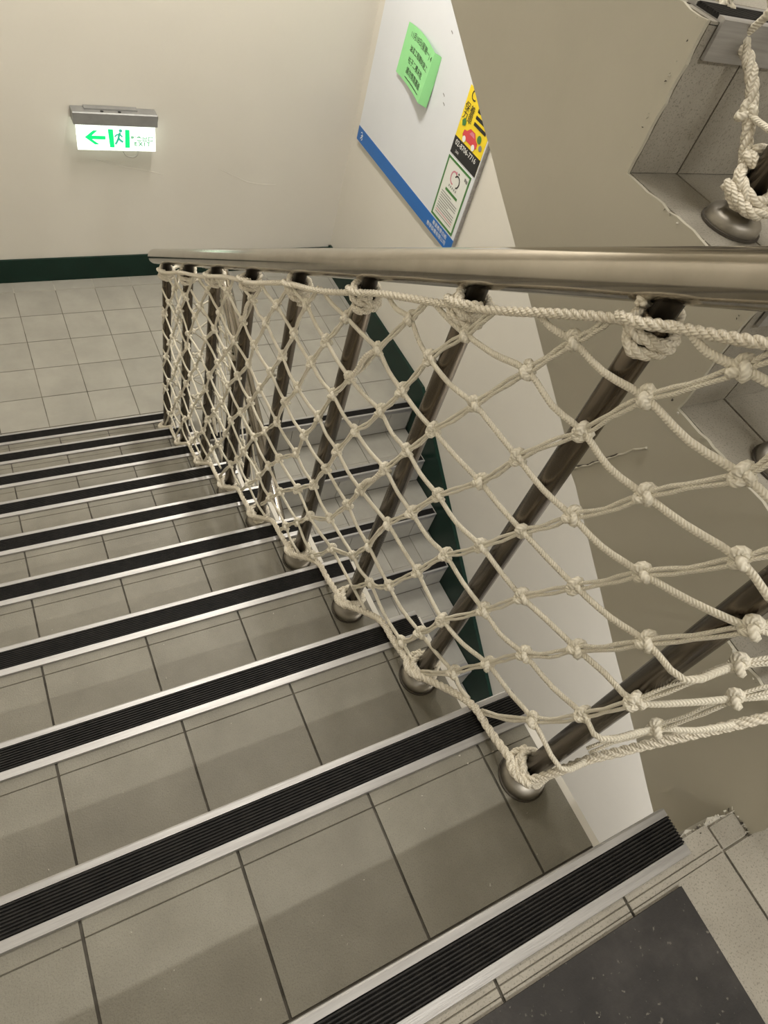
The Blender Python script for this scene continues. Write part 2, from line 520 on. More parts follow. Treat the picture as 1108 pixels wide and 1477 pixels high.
low = [(2.26, zc(10) - .012), (2.26, zc(10) - .15), (2.20, Z0 + 1.27), (1.2, Z0 + .60), (1.106, H - .312), (-.06, H - 1.00)]
MB().prism(profile_c(.012, -.0015) + low, XC + .005, XR - .001).build('concrete_body', STAIRPAINT, FC)
top = rough(profile_c(.0008, .0034), .014, .0018)
top += [(2.26, zc(10) - .012), (2.26, zc(10) - .15), (2.20, Z0 + 1.27), (1.2, Z0 + .60)]
top += rough([(1.106, H - .314 ), (.506, H - .659), (.445, H - .697)], .05, .0008)
top += [(.437, H - .710)] + rough([(.412, H - .721), (-.047, H - 1.005), (-.079, H - 1.03)], .05, .0008)
MB().prism(top, XC, XC + .0052).build('painted_side', STAIRPAINT, FC)
for k in range(1, 10):
    z = zc(k)
    e = [XC + .0045] + GX_C + [XR - .002]
    MB().box(XC + .004, XR - .002, yc(k) + .008, yc(k + 1) + .013, z - .0016, z + .0005).build('grout', PALEGROUT, FC)
    for a, b in zip(e, e[1:]):
        if k < 7:
            tread_tile(FC, a, b, yc(k), G + .012, z + .0032, -1, CTILE, grooves=((.077, .0022),), t=.003)
        cx = (a + b) / 2
        mb = MB().box(a + .0015 - cx, b - .0015 - cx, 0, .0115, -R + .004, -.001)
        if 1 < k < 8:
            put('riser_tile', mb.mesh('riser_tile'), CTILE, FC, (cx, yc(k) + .0006, z))
    if 1 < k < 8:
        nosing(FC, XC + .018, XR - .01, yc(k) - .002, z + .0032, -1, lip=.036)
# construction joint: a short ridge of cracked plaster on the painted side
pts = [(.437, H - .714), (.425, H - .690), (.41, H - .668), (.397, H - .640), (.382, H - .615), (.370, H - .592), (.352, H - .566)]
mb = MB()
Q = []
for (a, b), (c, d) in zip(pts, pts[1:]):
    for i in range(4):
        t = i / 4
        Q.append((XC - .0005, a + (c - a) * t + random.uniform(-.001, .001), b + (d - b) * t + random.uniform(-.001, .001)))
mb.tube(Q, [random.uniform(.0015, .0045) for _ in Q], .002, 6)
mb.build('plaster_joint', STAIRPAINT, FC)
Q2 = [(x - .0007, y + .0035, z - .003) for x, y, z in Q[:-7]]
MB().tube(Q2, .0012, .0015, 5).build('joint_crack', DIRT, FC)
# chips of plaster and paint along the broken edges
mb = MB(); md = MB()


def chip(mb, c, r):
    c = Vector(c)
    V = [c + Vector((random.uniform(-1, 1), random.uniform(-1, 1), random.uniform(-1, 1))) * r for _ in range(4)]
    mb.add(V, [(0, 1, 2), (0, 2, 3), (0, 3, 1), (1, 3, 2)])


for k in range(1, 6):
    for _ in range(40):
        t = random.random()
        chip(mb if random.random() < .65 else md, (XC + random.uniform(-.001, .006), yc(k) + t * G, zc(k) + .001), random.uniform(.001, .0035))
    for _ in range(26):
        t = random.random()
        chip(mb if random.random() < .5 else md, (XC + random.uniform(-.001, .003), yc(k) + .013, zc(k) - t * R), random.uniform(.001, .003))
    for _ in range(14):
        chip(mb if random.random() < .4 else md, (XC + random.uniform(-.001, .018), yc(k) + random.uniform(0, .05), zc(k) - random.uniform(-.003, .03)), random.uniform(.002, .005))
for _ in range(60):
    x = random.uniform(.645, .748)
    chip(mb if random.random() < .75 else md, (x, -.077 + random.uniform(-.004, .004), Z0 - random.uniform(-.001, .006)), random.uniform(.001, .0032))
for _ in range(26):
    chip(md if random.random() < .6 else mb, (XC + random.uniform(-.004, .001), random.uniform(-.115, -.08), Z0 + random.uniform(-.002, .003)), random.uniform(.0015, .004))
o = mb.build('plaster_chips', CHIP, FC); o['kind'] = 'stuff'
o = md.build('dirt_flecks', DIRT, FC); o['kind'] = 'stuff'

# crumbs of plaster and paint lying about on the steps
mb = MB()
rc_ = random.Random(11)
for _ in range(90):
    k = rc_.choice((0, 0, 0, 1, 1, 1, 1, 2, 2, 2, 3, 3, 4, 5))
    y = ya(k) - (rc_.uniform(.12, .75) if k == 0 else rc_.uniform(.06, .245))
    x = rc_.uniform(-.2, .74 if k == 0 else .6); r_ = rc_.choice((.0012, .0012, .0018, .003))
    c = Vector((x, y, za(k) + (.006 if k == 0 and x < .6 else .0008)))
    V = [c + Vector((rc_.uniform(-1, 1) * r_, rc_.uniform(-1, 1) * r_, rc_.uniform(-.3, .6) * r_)) for _ in range(4)]
    mb.add(V, [(0, 1, 2), (0, 2, 3), (0, 3, 1), (1, 3, 2)])
o = mb.build('plaster_crumbs', CHIP, kind='stuff')
tag(o, 'pale crumbs of plaster scattered on the steps and the mat', 'crumbs')

# ------------------------------------------------------------------ railings
RV = 0.8145                                   # height of the rail's axis over the line of the nosings
XP, XQ = 0.571, 0.833                         # posts of the flight going down / of the flight below
RAILR, POSTR = 0.0262, 0.0160


def arc_path(P, r=.05, seg=6):
    """polyline with its inner corners rounded"""
    P = [Vector(p) for p in P]
    out = [P[0]]
    for a, b, c in zip(P, P[1:], P[2:]):
        d1 = (a - b).normalized(); d2 = (c - b).normalized()
        q = min(r, (a - b).length * .45, (c - b).length * .45)
        s, e = b + d1 * q, b + d2 * q
        for i in range(seg + 1):
            t = i / seg
            out.append(s * (1 - t) ** 2 + b * 2 * t * (1 - t) + e * t * t)
    out.append(P[-1])
    return out


RA = thing('stair_railing', 'stainless steel handrail with leaning row of posts, wrapped in white rope net', 'railing', (XP, 1.0, za(4)))
y1 = 2.335
path = [(XQ, .02, line_c(.02) + RV - .02), (XP + .02, -.06, line_a(-.02) + RV + .03), (XP, .06, line_a(.06) + RV),
        (XP, y1 + .006, line_a(y1) + RV), (XQ, y1 + .016, line_b(y1 + .016) + RV),
        (XQ, .30, line_b(.30) + RV)]
path = arc_path(path, .05)
MB().tube(path, RAILR, RAILR, 24).build('handrail', STEEL, RA, smooth=True)

flange_me = MB().lathe([(.0355, 0), (.036, .004), (.035, .012), (.031, .017), (.0235, .0205), (.0185, .0225), (.0185, .028), (.016, .0282)], 28).mesh('base_flange', True)
flange_me.materials.append(FLANGE)
gasket_me = MB().lathe([(.0385, .0003), (.0385, .0035), (.030, .0035)], 28).mesh('base_gasket', False)
gasket_me.materials.append(DIRT)
PL = RV - .052
post_me = None


def add_post(parent, x, y, z, top):
    L = top - z
    me = MB().lathe([(POSTR, .02), (POSTR, L - .030), (POSTR * .98, L - .028)], 20).mesh('post', True)
    p = put('post', me, POSTM, parent, (x, y, z))
    me2 = MB().lathe([(.0135, 0), (.0135, .034), (.019, .040), (.022, .046)], 16).mesh('saddle', True)
    s = put('saddle', me2, DARKSTEEL, p, (x, y, z + L - .034)); s['label'] = 'dark saddle under the rail'
    put('base_flange', flange_me, FLANGE, p, (x, y, z))
    put('base_gasket', gasket_me, DIRT, p, (x, y, z))
    return p


PA = [(XP, ya(k) - .127, za(k)) for k in range(1, 10)]
for x, y, z in PA:
    add_post(RA, x, y, z, line_a(y) + RV - .017)
PB = [(XQ, yb(k) + .13, -(k - 10) * R) for k in range(10, 17)]
for x, y, z in PB:
    add_post(RA, x, y, z, line_b(y) + RV - .017)

XU = 0.822
PC = [(XU, yc(k) + .136, zc(k) + .0032) for k in range(1, 6)]
RC = thing('stair_railing', 'steel railing posts standing on the steps of the flight going up', 'railing', (XU, .5, zc(3)))
pc = [(XU + .012, .05, line_c(.05) + RV - .02), (XU, .2, line_c(.2) + RV), (XU, 1.6, line_c(1.6) + RV)]
MB().tube(pc, RAILR, RAILR, 20).build('handrail', STEEL, RC, smooth=True)
for x, y, z in PC:
    add_post(RC, x, y, z, line_c(y) + RV - .017)

# ------------------------------------------------------------------ rope and net
def twisted(mb, P, r, pitch=None, step=None, n=6):
    """three strands laid round the path P"""
    pitch = pitch or r * 6.0
    step = step or pitch / 9
    P = resample([Vector(p) for p in P], step)
    m = len(P)
    T = []
    for k in range(m):
        t = P[min(k + 1, m - 1)] - P[max(k - 1, 0)]
        T.append(t.normalized() if t.length else Vector((0, 1, 0)))
    N = T[0].orthogonal().normalized(); Ns = []
    for t in T:
        N = (N - t * N.dot(t)); N.normalize(); Ns.append(N.copy())
    for q in range(3):
        S = []
        for k in range(m):
            a = 2 * PI * (q / 3 + k * step / pitch)
            B = T[k].cross(Ns[k])
            S.append(P[k] + (Ns[k] * math.cos(a) + B * math.sin(a)) * r * .48)
        mb.tube(S, r * .56, r * .56, n)


def wrap(x, y, z, r, turns, rr, tilt, ph=0.0, pitch=None):
    """coil of rope round a post, centred at height z"""
    m = int(turns * 16)
    pitch = pitch or rr * 1.75
    out = []
    for i in range(m + 1):
        a = ph + 2 * PI * i / 16
        q = r + .0025 * math.sin(i * 1.3)
        zz = z + (i / m - .5) * pitch * turns
        px, py = math.cos(a) * q, math.sin(a) * q
        out.append(Vector((x + px, y + py, zz + px * tilt + py * tilt * 1.5)))
    return out


NA = thing('safety_net', 'knotted white rope net hung along the railing of the descending stairs', 'net', (XP, 1.0, za(4) + .1))
ND = {(0, 0): (.446, -.482), (0, 1): (.502, -.593), (0, 2): (.558, -.702), (-1, 2): (.66, -.715), (1, 1): (.396, -.587), (1, 0): (.339, -.479), (2, 0): (.232, -.462), (2, 1): (.285, -.569), (2, -1): (.176, -.365), (-2, 2): (.761, -.716), (-2, 3): (.812, -.825), (-1, 3): (.703, -.805), (0, 3): (.598, -.794), (1, 3): (.489, -.78), (-1, 4): (.752, -.905), (1, 2): (.434, -.681), (2, 2): (.329, -.66), (-2, 4): (.858, -.911), (-3, 4): (.965, -.923), (-3, 3): (.923, -.831), (-2, 1): (.701, -.604), (3, 2): (.223, -.633), (3, 3): (.271, -.736), (3, 1): (.177, -.53), (3, 0): (.123, -.424), (2, 3): (.37, -.752), (2, 4): (.422, -.854), (1, 4): (.525, -.871), (0, 4): (.633, -.881), (0, 5): (.675, -.991), (-1, 5): (.791, -1.004), (-2, 5): (.895, -1.013), (1, -1): (.297, -.385), (-4, 3): (1.033, -.831), (2, 5): (.457, -.958), (3, 5): (.356, -.952), (2, 6): (.501, -1.073), (1, 6): (.602, -1.083), (3, 6): (.387, -1.059), (1, -2): (.241, -.297), (-3, 2): (.882, -.743), (0, 6): (.705, -1.078), (-1, 6): (.818, -1.094), (-2, 6): (.93, -1.105), (0, 7): (.747, -1.178), (1, 7): (.635, -1.165), (-1, 7): (.849, -1.186), (-2, 7): (.954, -1.193), (-3, 7): (1.077, -1.212), (-3, 8): (1.137, -1.309), (-2, 8): (1.022, -1.287), (-1, 8): (.907, -1.271), (-2, 9): (1.079, -1.381), (-3, 9): (1.197, -1.393), (-4, 9): (1.3, -1.398), (-4, 10): (1.359, -1.491), (-4, 8): (1.248, -1.307), (-5, 8): (1.354, -1.311), (-5, 7): (1.292, -1.213), (-6, 7): (1.395, -1.221), (-6, 6): (1.352, -1.122), (-6, 5): (1.31, -1.025), (-5, 5): (1.208, -1.013), (-5, 6): (1.255, -1.12), (-4, 6): (1.144, -1.11), (-4, 5): (1.097, -1.018), (-5, 9): (1.408, -1.397), (-6, 8): (1.454, -1.31), (-7, 8): (1.558, -1.314), (-1, 1): (.626, -.619), (-1, 0): (.576, -.533), (-1, 9): (.989, -1.381), (0, 9): (.875, -1.366), (1, 9): (.764, -1.35), (1, 8): (.712, -1.251), (0, 8): (.824, -1.273), (0, 10): (.927, -1.453), (-1, 10): (1.039, -1.465), (4, 3): (.169, -.699), (4, 4): (.214, -.803), (4, 2): (.121, -.588), (5, 3): (.079, -.659), (4, 5): (.248, -.907), (4, 6): (.286, -1.019), (5, 4): (.103, -.763), (5, 5): (.14, -.87), (-7, 7): (1.531, -1.232), (-8, 7): (1.642, -1.241), (-8, 8): (1.696, -1.337), (-7, 9): (1.639, -1.417), (-7, 10): (1.667, -1.501), (-6, 10): (1.571, -1.504), (-8, 10): (1.799, -1.529), (4, 1): (.067, -.466), (5, 2): (.029, -.542), (3, 7): (.411, -1.139), (6, 4): (.012, -.722), (6, 3): (-.025, -.619)}
QF = [(.4561, -.49954), (-.10753, .01654), (.0427, -.09805), (-.00032, .00125), (-.00036, -.00013), (.00027, .00021)]
XN = 0.552
BEND = .074                                   # here the net leaves the row of posts and turns to the flight going up


def surf(s, z, dx=0.0):
    if s >= BEND:
        x, y = XN, s
    else:
        x, y = XN + .909 * (BEND - s), BEND - .417 * (BEND - s)
    return Vector((x + dx, y, z + H))


rn = random.Random(3)


def knot_sz(i, j):
    if (i, j) in ND:
        return ND[(i, j)]
    b = (1, i, j, i * i, i * j, j * j)
    return (sum(q[0] * c for q, c in zip(QF, b)) + rn.uniform(-.008, .008), sum(q[1] * c for q, c in zip(QF, b)) + rn.uniform(-.008, .008))


def vline(s, z):                              # height over the nosing line, in the net's own surface
    y = max(s, BEND) if s < BEND else s
    if s < BEND:
        y = BEND + (s - BEND) * .55
    return z + H - line_a(y)


VTOP, VBOT = .690 + .045, .035
lat = {}
for i in range(-24, 9):
    for j in range(-9, 26):
        s, z = knot_sz(i, j)
        if (i, j) in ND or ((s > .02 or (s > -.14 and z > -.5)) and i < 6 and s < 2.13 and VBOT < vline(s, z) < VTOP):
            lat[(i, j)] = (s, z)


def knot_mesh(seed, r, t):
    q = random.Random(seed)
    P = []
    for k in range(26):
        a = 2 * PI * k / 26
        P.append(Vector(((math.sin(a) + 2 * math.sin(2 * a)) * r * .36 * q.uniform(.94, 1.06), (math.cos(a) - 2 * math.cos(2 * a)) * r * .30, -math.sin(3 * a) * r * .38)))
    mb = MB().tube(P, t, t, 6, closed=True)
    return mb.mesh('knot', True, recalc=True)


knots = [knot_mesh(k, .0100, .0052) for k in range(3)]
for k in knots:
    k.materials.append(CORD)


def place_knot(parent, p, sc_=1.0):
    o = put('knot', knots[rn.randrange(3)], CORD, parent, p, (rn.uniform(-.5, .5), PI / 2 + rn.uniform(-.5, .5), rn.uniform(-.6, .6)))
    o.scale = (sc_, sc_, sc_)
    return o


knot_pos = {}
for key, (s, z) in lat.items():
    knot_pos[key] = surf(s, z, rn.uniform(-.004, .004))
    place_knot(NA, knot_pos[key])


def top_point(s):                             # the head rope, just under the rail
    y = s if s >= BEND else BEND + (s - BEND) * .55
    return surf(s, line_a(y) + .762 - H)


def foot_point(s):
    if s < BEND:                              # crossing over to the first post of the flight going up
        T = [(.074, -.945), (.039, -.846), (-.018, -.766), (-.104, -.662), (-.30, -.58)]
        for (a, za_), (b, zb_) in zip(T, T[1:]):
            if s >= b or b < -.2:
                return surf(s, za_ + (zb_ - za_) * (a - s) / (a - b))
    y = s
    k = max(1, min(9, int((y - ya(0)) / G) + 1))
    yp0, yp1 = ya(k) - .127, ya(k)
    if y < yp0:
        z = za(k) + .05 + (yp0 - y) / (G - .127) * (za(k - 1) + .020 - za(k) - .05)
    else:
        z = za(k) + .05 + (y - yp0) / .127 * (.020 - .05)
    return surf(s, z - H)


def lat_line(fixed, axis):
    keys = sorted([k for k in lat if k[1 - axis] == fixed], key=lambda k: k[axis])
    runs = []
    for k in keys:
        if runs and k[axis] - runs[-1][-1][axis] == 1:
            runs[-1].append(k)
        else:
            runs.append([k])
    return runs


def sag(P, amt, rng):
    out = [P[0]]
    for a, b in zip(P, P[1:]):
        if (a.y > .082 and b.x > .562 and b.y < .082) or (b.y > .082 and a.x > .562 and a.y < .082):
            out += [Vector((.545, .066, (a.z + b.z) / 2)), b]    # the cord passes in front of the first post
            continue
        m = a.lerp(b, .5) + Vector((rng.uniform(-.003, .003), rng.uniform(-.003, .003), -amt + rng.uniform(-.003, .003)))
        out += [m, b]
    return out


def end_at_rope(p, d):
    """where a cord leaving knot p along d (s, z per step) meets the head or foot rope"""
    s0, z0 = p
    if s0 < .075 and abs(d[0]) > abs(d[1]) and d[0] < 0:      # the cords that cross to the flight going up
        return foot_point(-.085) if z0 < -.70 else surf(s0 - .15, z0 + .06)
    if s0 < .075 and d[1] > 0:
        return surf(s0 - .07, z0 + .10)
    for n in range(1, 31):
        t = n / 18
        s, z = s0 + d[0] * t, z0 + d[1] * t
        f = foot_point(s); h = top_point(s)
        if z + H >= h.z:
            return top_point(s)
        if z + H <= f.z:
            return foot_point(s)
        if s > 2.13:
            return surf(2.135, z)
    return surf(s0 + d[0] * .9, z0 + d[1] * .9)


up_out = Vector((-1, 0, 0))
for axis in (0, 1):
    for fixed in range(-26, 27):
        for run in lat_line(fixed, axis):
            if axis == 0:
                d0, d1 = (.107, -.014), (-.107, .014)
            else:
                d0, d1 = (-.05, .10), (.05, -.10)
            P = [end_at_rope(lat[run[0]], d0)] + [knot_pos[k] for k in run] + [end_at_rope(lat[run[-1]], d1)]
            P = sag(P, .0015 if run[-1][0] < 3 else .004, rn)
            P = catmull(P, 3)
            mb = MB()
            if axis == 0:
                mb.tube(P, .0030, .0047, 8, up=up_out)
            else:
                for sgn in (-1, 1):
                    Q = []
                    for k, p in enumerate(P):
                        t = (P[min(k + 1, len(P) - 1)] - P[max(k - 1, 0)]).normalized()
                        b = t.cross(up_out).normalized()
                        wv = .0026 + .0008 * math.sin(k * 1.9 + fixed)
                        Q.append(p + b * sgn * wv)
                    mb.tube(Q, .0026, .0026, 6, up=up_out)
            mb.build('cord', CORD, NA, smooth=True)

# head rope and its wraps under the rail
mb = MB()
HP = []
for s in [-.16 + .03 * i for i in range(77)]:
    p = top_point(s)
    HP.append(p + Vector((-.004 + .004 * math.sin(s * 23), 0, .004 * math.sin(s * 17 + 1))))
twisted(mb, catmull(HP, 2), .0060)
mb.build('head_rope', ROPE, NA, smooth=True)
for q, (x, y, z) in enumerate(PA[:9]):
    zt_ = line_a(y) + .750
    mb = MB()
    twisted(mb, wrap(x, y, zt_ + .006, .0225, 2.2, .0076, .16 + .1 * math.sin(q * 2), q * 1.1), .0072)
    P = [Vector((x - .018, y - .035, zt_ + .036)), Vector((x - .029, y - .005, zt_ + .018)), Vector((x - .02, y + .03, zt_ + .0)), Vector((x + .01, y + .028, zt_ - .012))]
    twisted(mb, catmull(P, 5), .0060)
    mb.build('rope_lashing', ROPE, NA, smooth=True)
# foot rope from base to base, lying over the nosings
FP = []
FP.append(Vector((XU + .02, PC[0][1] - .028, PC[0][2] + .058)))
FP.append(Vector((XU - .016, PC[0][1] - .028, PC[0][2] + .056)))
ss = [-.135, -.104, -.06, -.018, .01, .039, .064]
for s in ss:
    FP.append(foot_point(s))
for k in range(1, 10):
    yp = ya(k) - .127
    FP.append(Vector((XP - .026, yp - .01, za(k) + .055)))
    FP.append(Vector((XP - .024, yp + .02, za(k) + .042)))
    if k < 9:
        FP.append(Vector((XN - .004, ya(k) - .045, za(k) + .022)))
        FP.append(Vector((XN - .004, ya(k) - .004, za(k) + .0150)))
        FP.append(Vector((XN + .002, ya(k) + .045, za(k) - .038)))
mb = MB(); twisted(mb, catmull(FP, 4), .0070)
mb.build('foot_rope', ROPE, NA, smooth=True)
for q, (x, y, z) in enumerate(PA):
    mb = MB()
    twisted(mb, wrap(x, y, z + .050, .0225, 2.0, .0075, .18 * math.sin(q * 1.7 + .6), q * .9), .0068)
    P = [Vector((x - .028, y - .022, z + .062)), Vector((x - .034, y + .004, z + .046)), Vector((x - .020, y + .030, z + .036)), Vector((x + .006, y + .030, z + .046))]
    twisted(mb, catmull(P, 5), .0062)
    mb.build('rope_lashing', ROPE, NA, smooth=True)
# a loose twisted end hanging in the mesh, as on the photo's mended places
for a, b in (((0, 5), (0, 4)), ((-6, 5), (-6, 6)), ((-2, 2), (-2, 3))):
    if a in knot_pos and b in knot_pos:
        p, q_ = knot_pos[a], knot_pos[b]
        mb = MB(); twisted(mb, catmull([p + Vector((-.004, 0, 0)), p.lerp(q_, .33) + Vector((-.006, .003, .003)), p.lerp(q_, .66) + Vector((-.006, -.003, -.002)), q_ + Vector((-.004, 0, 0))], 4), .0052, pitch=.022)
        mb.build('mended_strand', ROPE, NA, smooth=True)

# --- net round the landing end and down the lower flight
NB = thing('safety_net', 'white rope net of the lower flight, hanging behind the first net', 'net', (XQ, 2.0, .2))
PTS = [(XP + .01, 2.175), (.70, 2.345), (XQ - .004, 2.365), (XQ + .004, 2.30), (XQ + .004, .9)]


def along(s):
    for (a, b), (c, d) in zip(PTS, PTS[1:]):
        L = math.hypot(c - a, d - b)
        if s <= L:
            return a + (c - a) * s / L, b + (d - b) * s / L
        s -= L
    return PTS[-1]


def zb_lo(s, y): return (.19 + (.06 - .19) * min(1, s / .34)) if s < .34 else line_b(y) - .02
def zb_hi(s, y): return (line_a(2.17) + .755) * (1 - min(1, s / .34)) + (line_b(2.36) + .750) * min(1, s / .34) if s < .34 else line_b(y) + .750


def net_b(u, v):
    x, y = along(u)
    lo, hi = zb_lo(u, y), zb_hi(u, y)
    return Vector((x, y, lo + (hi - lo) * v))


NI, NJ = 19, 12
kb = {}
for i in range(NI):
    for j in range(NJ + 1):
        if (i + j) % 2 == 0:
            kb[(i, j)] = net_b(.02 + i * .078 + rn.uniform(-.008, .008), min(1, max(0, j / NJ + rn.uniform(-.012, .012) * (0 < j < NJ))))
            if 0 < j < NJ:
                place_knot(NB, kb[(i, j)], .9)
done = set()
for (i, j) in sorted(kb):
    for dj in (1, -1):
        if (i - 1, j - dj) in kb:
            continue
        run = []
        a, b = i, j
        while (a, b) in kb:
            run.append(kb[(a, b)]); a += 1; b += dj
        if len(run) > 1:
            MB().tube(catmull(sag(run, .002, rn), 2), .0030, .0040, 6).build('cord', CORD, NB, smooth=True)
mb = MB(); twisted(mb, [net_b(.03 * i, 1.0) for i in range(52)], .0068, n=5); mb.build('head_rope', ROPE, NB, smooth=True)
mb = MB(); twisted(mb, [net_b(.03 * i, 0.0) for i in range(52)], .0068, n=5); mb.build('foot_rope', ROPE, NB, smooth=True)
for q, (x, y, z) in enumerate(PB[:5]):
    mb = MB(); twisted(mb, wrap(x, y, line_b(y) + .742, .0225, 2.4, .0075, .2, q), .0068, n=5)
    twisted(mb, wrap(x, y, z + .05, .0225, 2.0, .0075, .1, q), .0068, n=5)
    mb.build('rope_lashing', ROPE, NB, smooth=True)

# --- the lower corner of the next net, on the flight going up
NC = thing('safety_net', 'rope tied round the post base on the flight going up', 'net', (XU, .5, zc(3)))
b3, b4 = Vector(PC[2]), Vector(PC[3])
mb = MB(); twisted(mb, wrap(b3.x, b3.y, b3.z + .052, .0235, 2.2, .0082, .35, .5), .0078)
P = [b3 + Vector((-.03, .02, .045)), b3 + Vector((-.02, -.03, .034)), b3 + Vector((.02, -.034, .05))]
twisted(mb, catmull(P, 5), .0072)
mb.build('rope_lashing', ROPE, NC, smooth=True)
rope_pts = [b3 + Vector((.012, -.026, .05)), b3 + Vector((-.012, .022, .075)), Vector((XU - .004, .525, H - .262)), Vector((XU - .004, .566, H - .205)), Vector((XU - .004, .600, H - .180)),
            Vector((XU - .004, .630, H - .170)), Vector((XU - .004, .665, H - .152)), Vector((XU - .012, .72, H - .118)), b4 + Vector((-.026, 0, .05))]
mb = MB(); twisted(mb, catmull(rope_pts, 5), .0078); mb.build('foot_rope', ROPE, NC, smooth=True)
mb = MB(); twisted(mb, wrap(b4.x, b4.y, b4.z + .052, .0235, 2.2, .0082, .3, 1.5), .0078); mb.build('rope_lashing', ROPE, NC, smooth=True)
strands = [[Vector((XU - .006, .618, H - .172)), Vector((XU - .012, .600, H - .148)), Vector((XU - .012, .592, H - .128)), Vector((XU - .004, .60, H - .09))],
           [Vector((XU - .006, .556, H - .222)), Vector((XU - .006, .530, H - .224)), Vector((XU - .006, .50, H - .218)), Vector((XU - .006, .44, H - .17))],
           [Vector((XU - .01, .655, H - .158)), Vector((XU - .012, .655, H - .120)), Vector((XU - .012, .675, H - .09)), Vector((XU - .01, .70, H - .02))]]
for s_ in strands:
    MB().tube(catmull(s_, 5), .0036, .0050, 8).build('cord', CORD, NC, smooth=True)
    place_knot(NC, s_[0], 1.0)
place_knot(NC, strands[0][2], 1.2)

# ------------------------------------------------------------------ things on the walls
def text_mesh(txt, size, align='CENTER', extrude=0.0, bold=0.0):
    cu = bpy.data.curves.new('txt', 'FONT')
    cu.body = txt; cu.size = size; cu.align_x = align; cu.align_y = 'CENTER'; cu.extrude = extrude; cu.offset = bold
    cu.resolution_u = 3
    o = bpy.data.objects.new('txt', cu); C.objects.link(o)
    dg = bpy.context.evaluated_depsgraph_get()
    me = bpy.data.meshes.new_from_object(o.evaluated_get(dg))
    bpy.data.objects.remove(o); bpy.data.curves.remove(cu)
    return me


def flat(me, fn):
    """a copy of a flat print mesh with every vertex (x, y, z) sent through fn"""
    for v in me.vertices:
        v.co = fn(v.co)
    me.update()
    return me


def thick(pr):
    """polygon print -> mesh in its own xy-plane"""
    return new_mesh('print', [(x, y, 0) for x, y in pr], [tuple(range(len(pr)))], recalc=False)


def stroke(P, wd):
    """open polyline of constant width as flat quads"""
    P = [Vector((*p, 0)) for p in P]
    V = []; F = []
    for k, p in enumerate(P):
        t = (P[min(k + 1, len(P) - 1)] - P[max(k - 1, 0)]).normalized()
        nn = Vector((-t.y, t.x, 0)) * wd / 2
        V += [p + nn, p - nn]
    for k in range(len(P) - 1):
        F.append((2 * k, 2 * k + 1, 2 * k + 3, 2 * k + 2))
    return new_mesh('print', V, F, recalc=False)


# --- exit sign on the back wall
SY = 3.497
ex = thing('exit_sign', 'lit green and white exit sign with arrow on the far cream wall', 'exit sign', (.69, YB, .83))
MB().prism([(SY - .012, .868), (SY - .012, .919), (SY - .006, .923), (YB - .002, .923), (YB - .002, .868)], .503, .886).build('housing', SIGNGREY, ex)
hb = MB().box(.56, .80, SY + .018, YB - .003, .923, .929).build('mounting_bracket', SIGNGREY, ex)
for x in (.635, .714):
    MB().lathe([(.0075, .9225), (.0075, .9255), (.004, .926)], 12, (x, SY + .004)).build('screw', BLACK, ex)
MB().box(.513, .876, SY - .005, SY + .004, .748, .869).build('lit_panel', SIGNLIT, ex)


def on_sign(x, z):
    return lambda c: Vector((x + c.x, SY - .0056 - c.z, z + c.y))


def sign_part(name, me, m, x, z, label=None):
    o = put(name, flat(me, on_sign(x, z)), m, ex)
    return o


zc_ = .808
sign_part('arrow', thick([(-.046, 0), (-.006, .033), (.014, .033), (-.014, .0085), (.048, .0085), (.048, -.0085), (-.014, -.0085), (.020, -.033), (-.002, -.033)]), SIGNGREEN, .594, zc_)
sign_part('door_bar', thick([(-.014, .043), (.010, .043), (.013, -.043), (-.008, -.043)]), SIGNGREEN, .668, zc_ - .002)
sign_part('door_bar', thick([(-.009, .043), (.012, .043), (.011, -.043), (-.012, -.043)]), SIGNGREEN, .742, zc_ - .002)
me = stroke([(.010, .026), (.004, .012), (.001, 0), (.012, -.012), (.022, -.018)], .011)
sign_part('running_figure', me, SIGNTEAL, .700, zc_)
sign_part('running_figure', stroke([(.003, .002), (-.006, -.016), (-.014, -.030)], .010), SIGNTEAL, .700, zc_)
sign_part('running_figure', stroke([(-.016, .006), (-.006, .016), (.008, .018), (.020, .006)], .008), SIGNTEAL, .700, zc_)
sign_part('running_figure', thick([(.012 + .0085 * math.cos(a * PI / 5), .035 + .0085 * math.sin(a * PI / 5)) for a in range(10)]), SIGNTEAL, .700, zc_)
sign_part('lettering', text_mesh('緊急出口', .027, bold=.0007), SIGNPALE, .812, zc_ - .002)
sign_part('lettering', text_mesh('E X I T', .026, bold=.0012), SIGNPALE, .812, zc_ - .026)
MB().tube(catmull([(.722, YB - .01, .760), (.724, SY + .02, .738), (.738, SY + .012, .716), (.770, SY + .012, .708), (.792, SY + .016, .722), (.802, YB - .01, .755)], 4), .0036, .0036, 8).build('cable', CABLE, ex, smooth=True)
MB().tube(catmull([(.888, SY + .02, .905), (.899, SY + .03, .900), (.896, SY + .035, .870), (.888, YB - .006, .84)], 4), .0022, .0022, 8).build('cable', CABLE, ex, smooth=True)

# --- white board with blue strip on the right wall
XB = 1.970                                    # face of the board


def on_board(y, z, lift=0.0):
    return lambda c: Vector((XB - .0006 - lift - c.z, y - c.x, z + c.y))


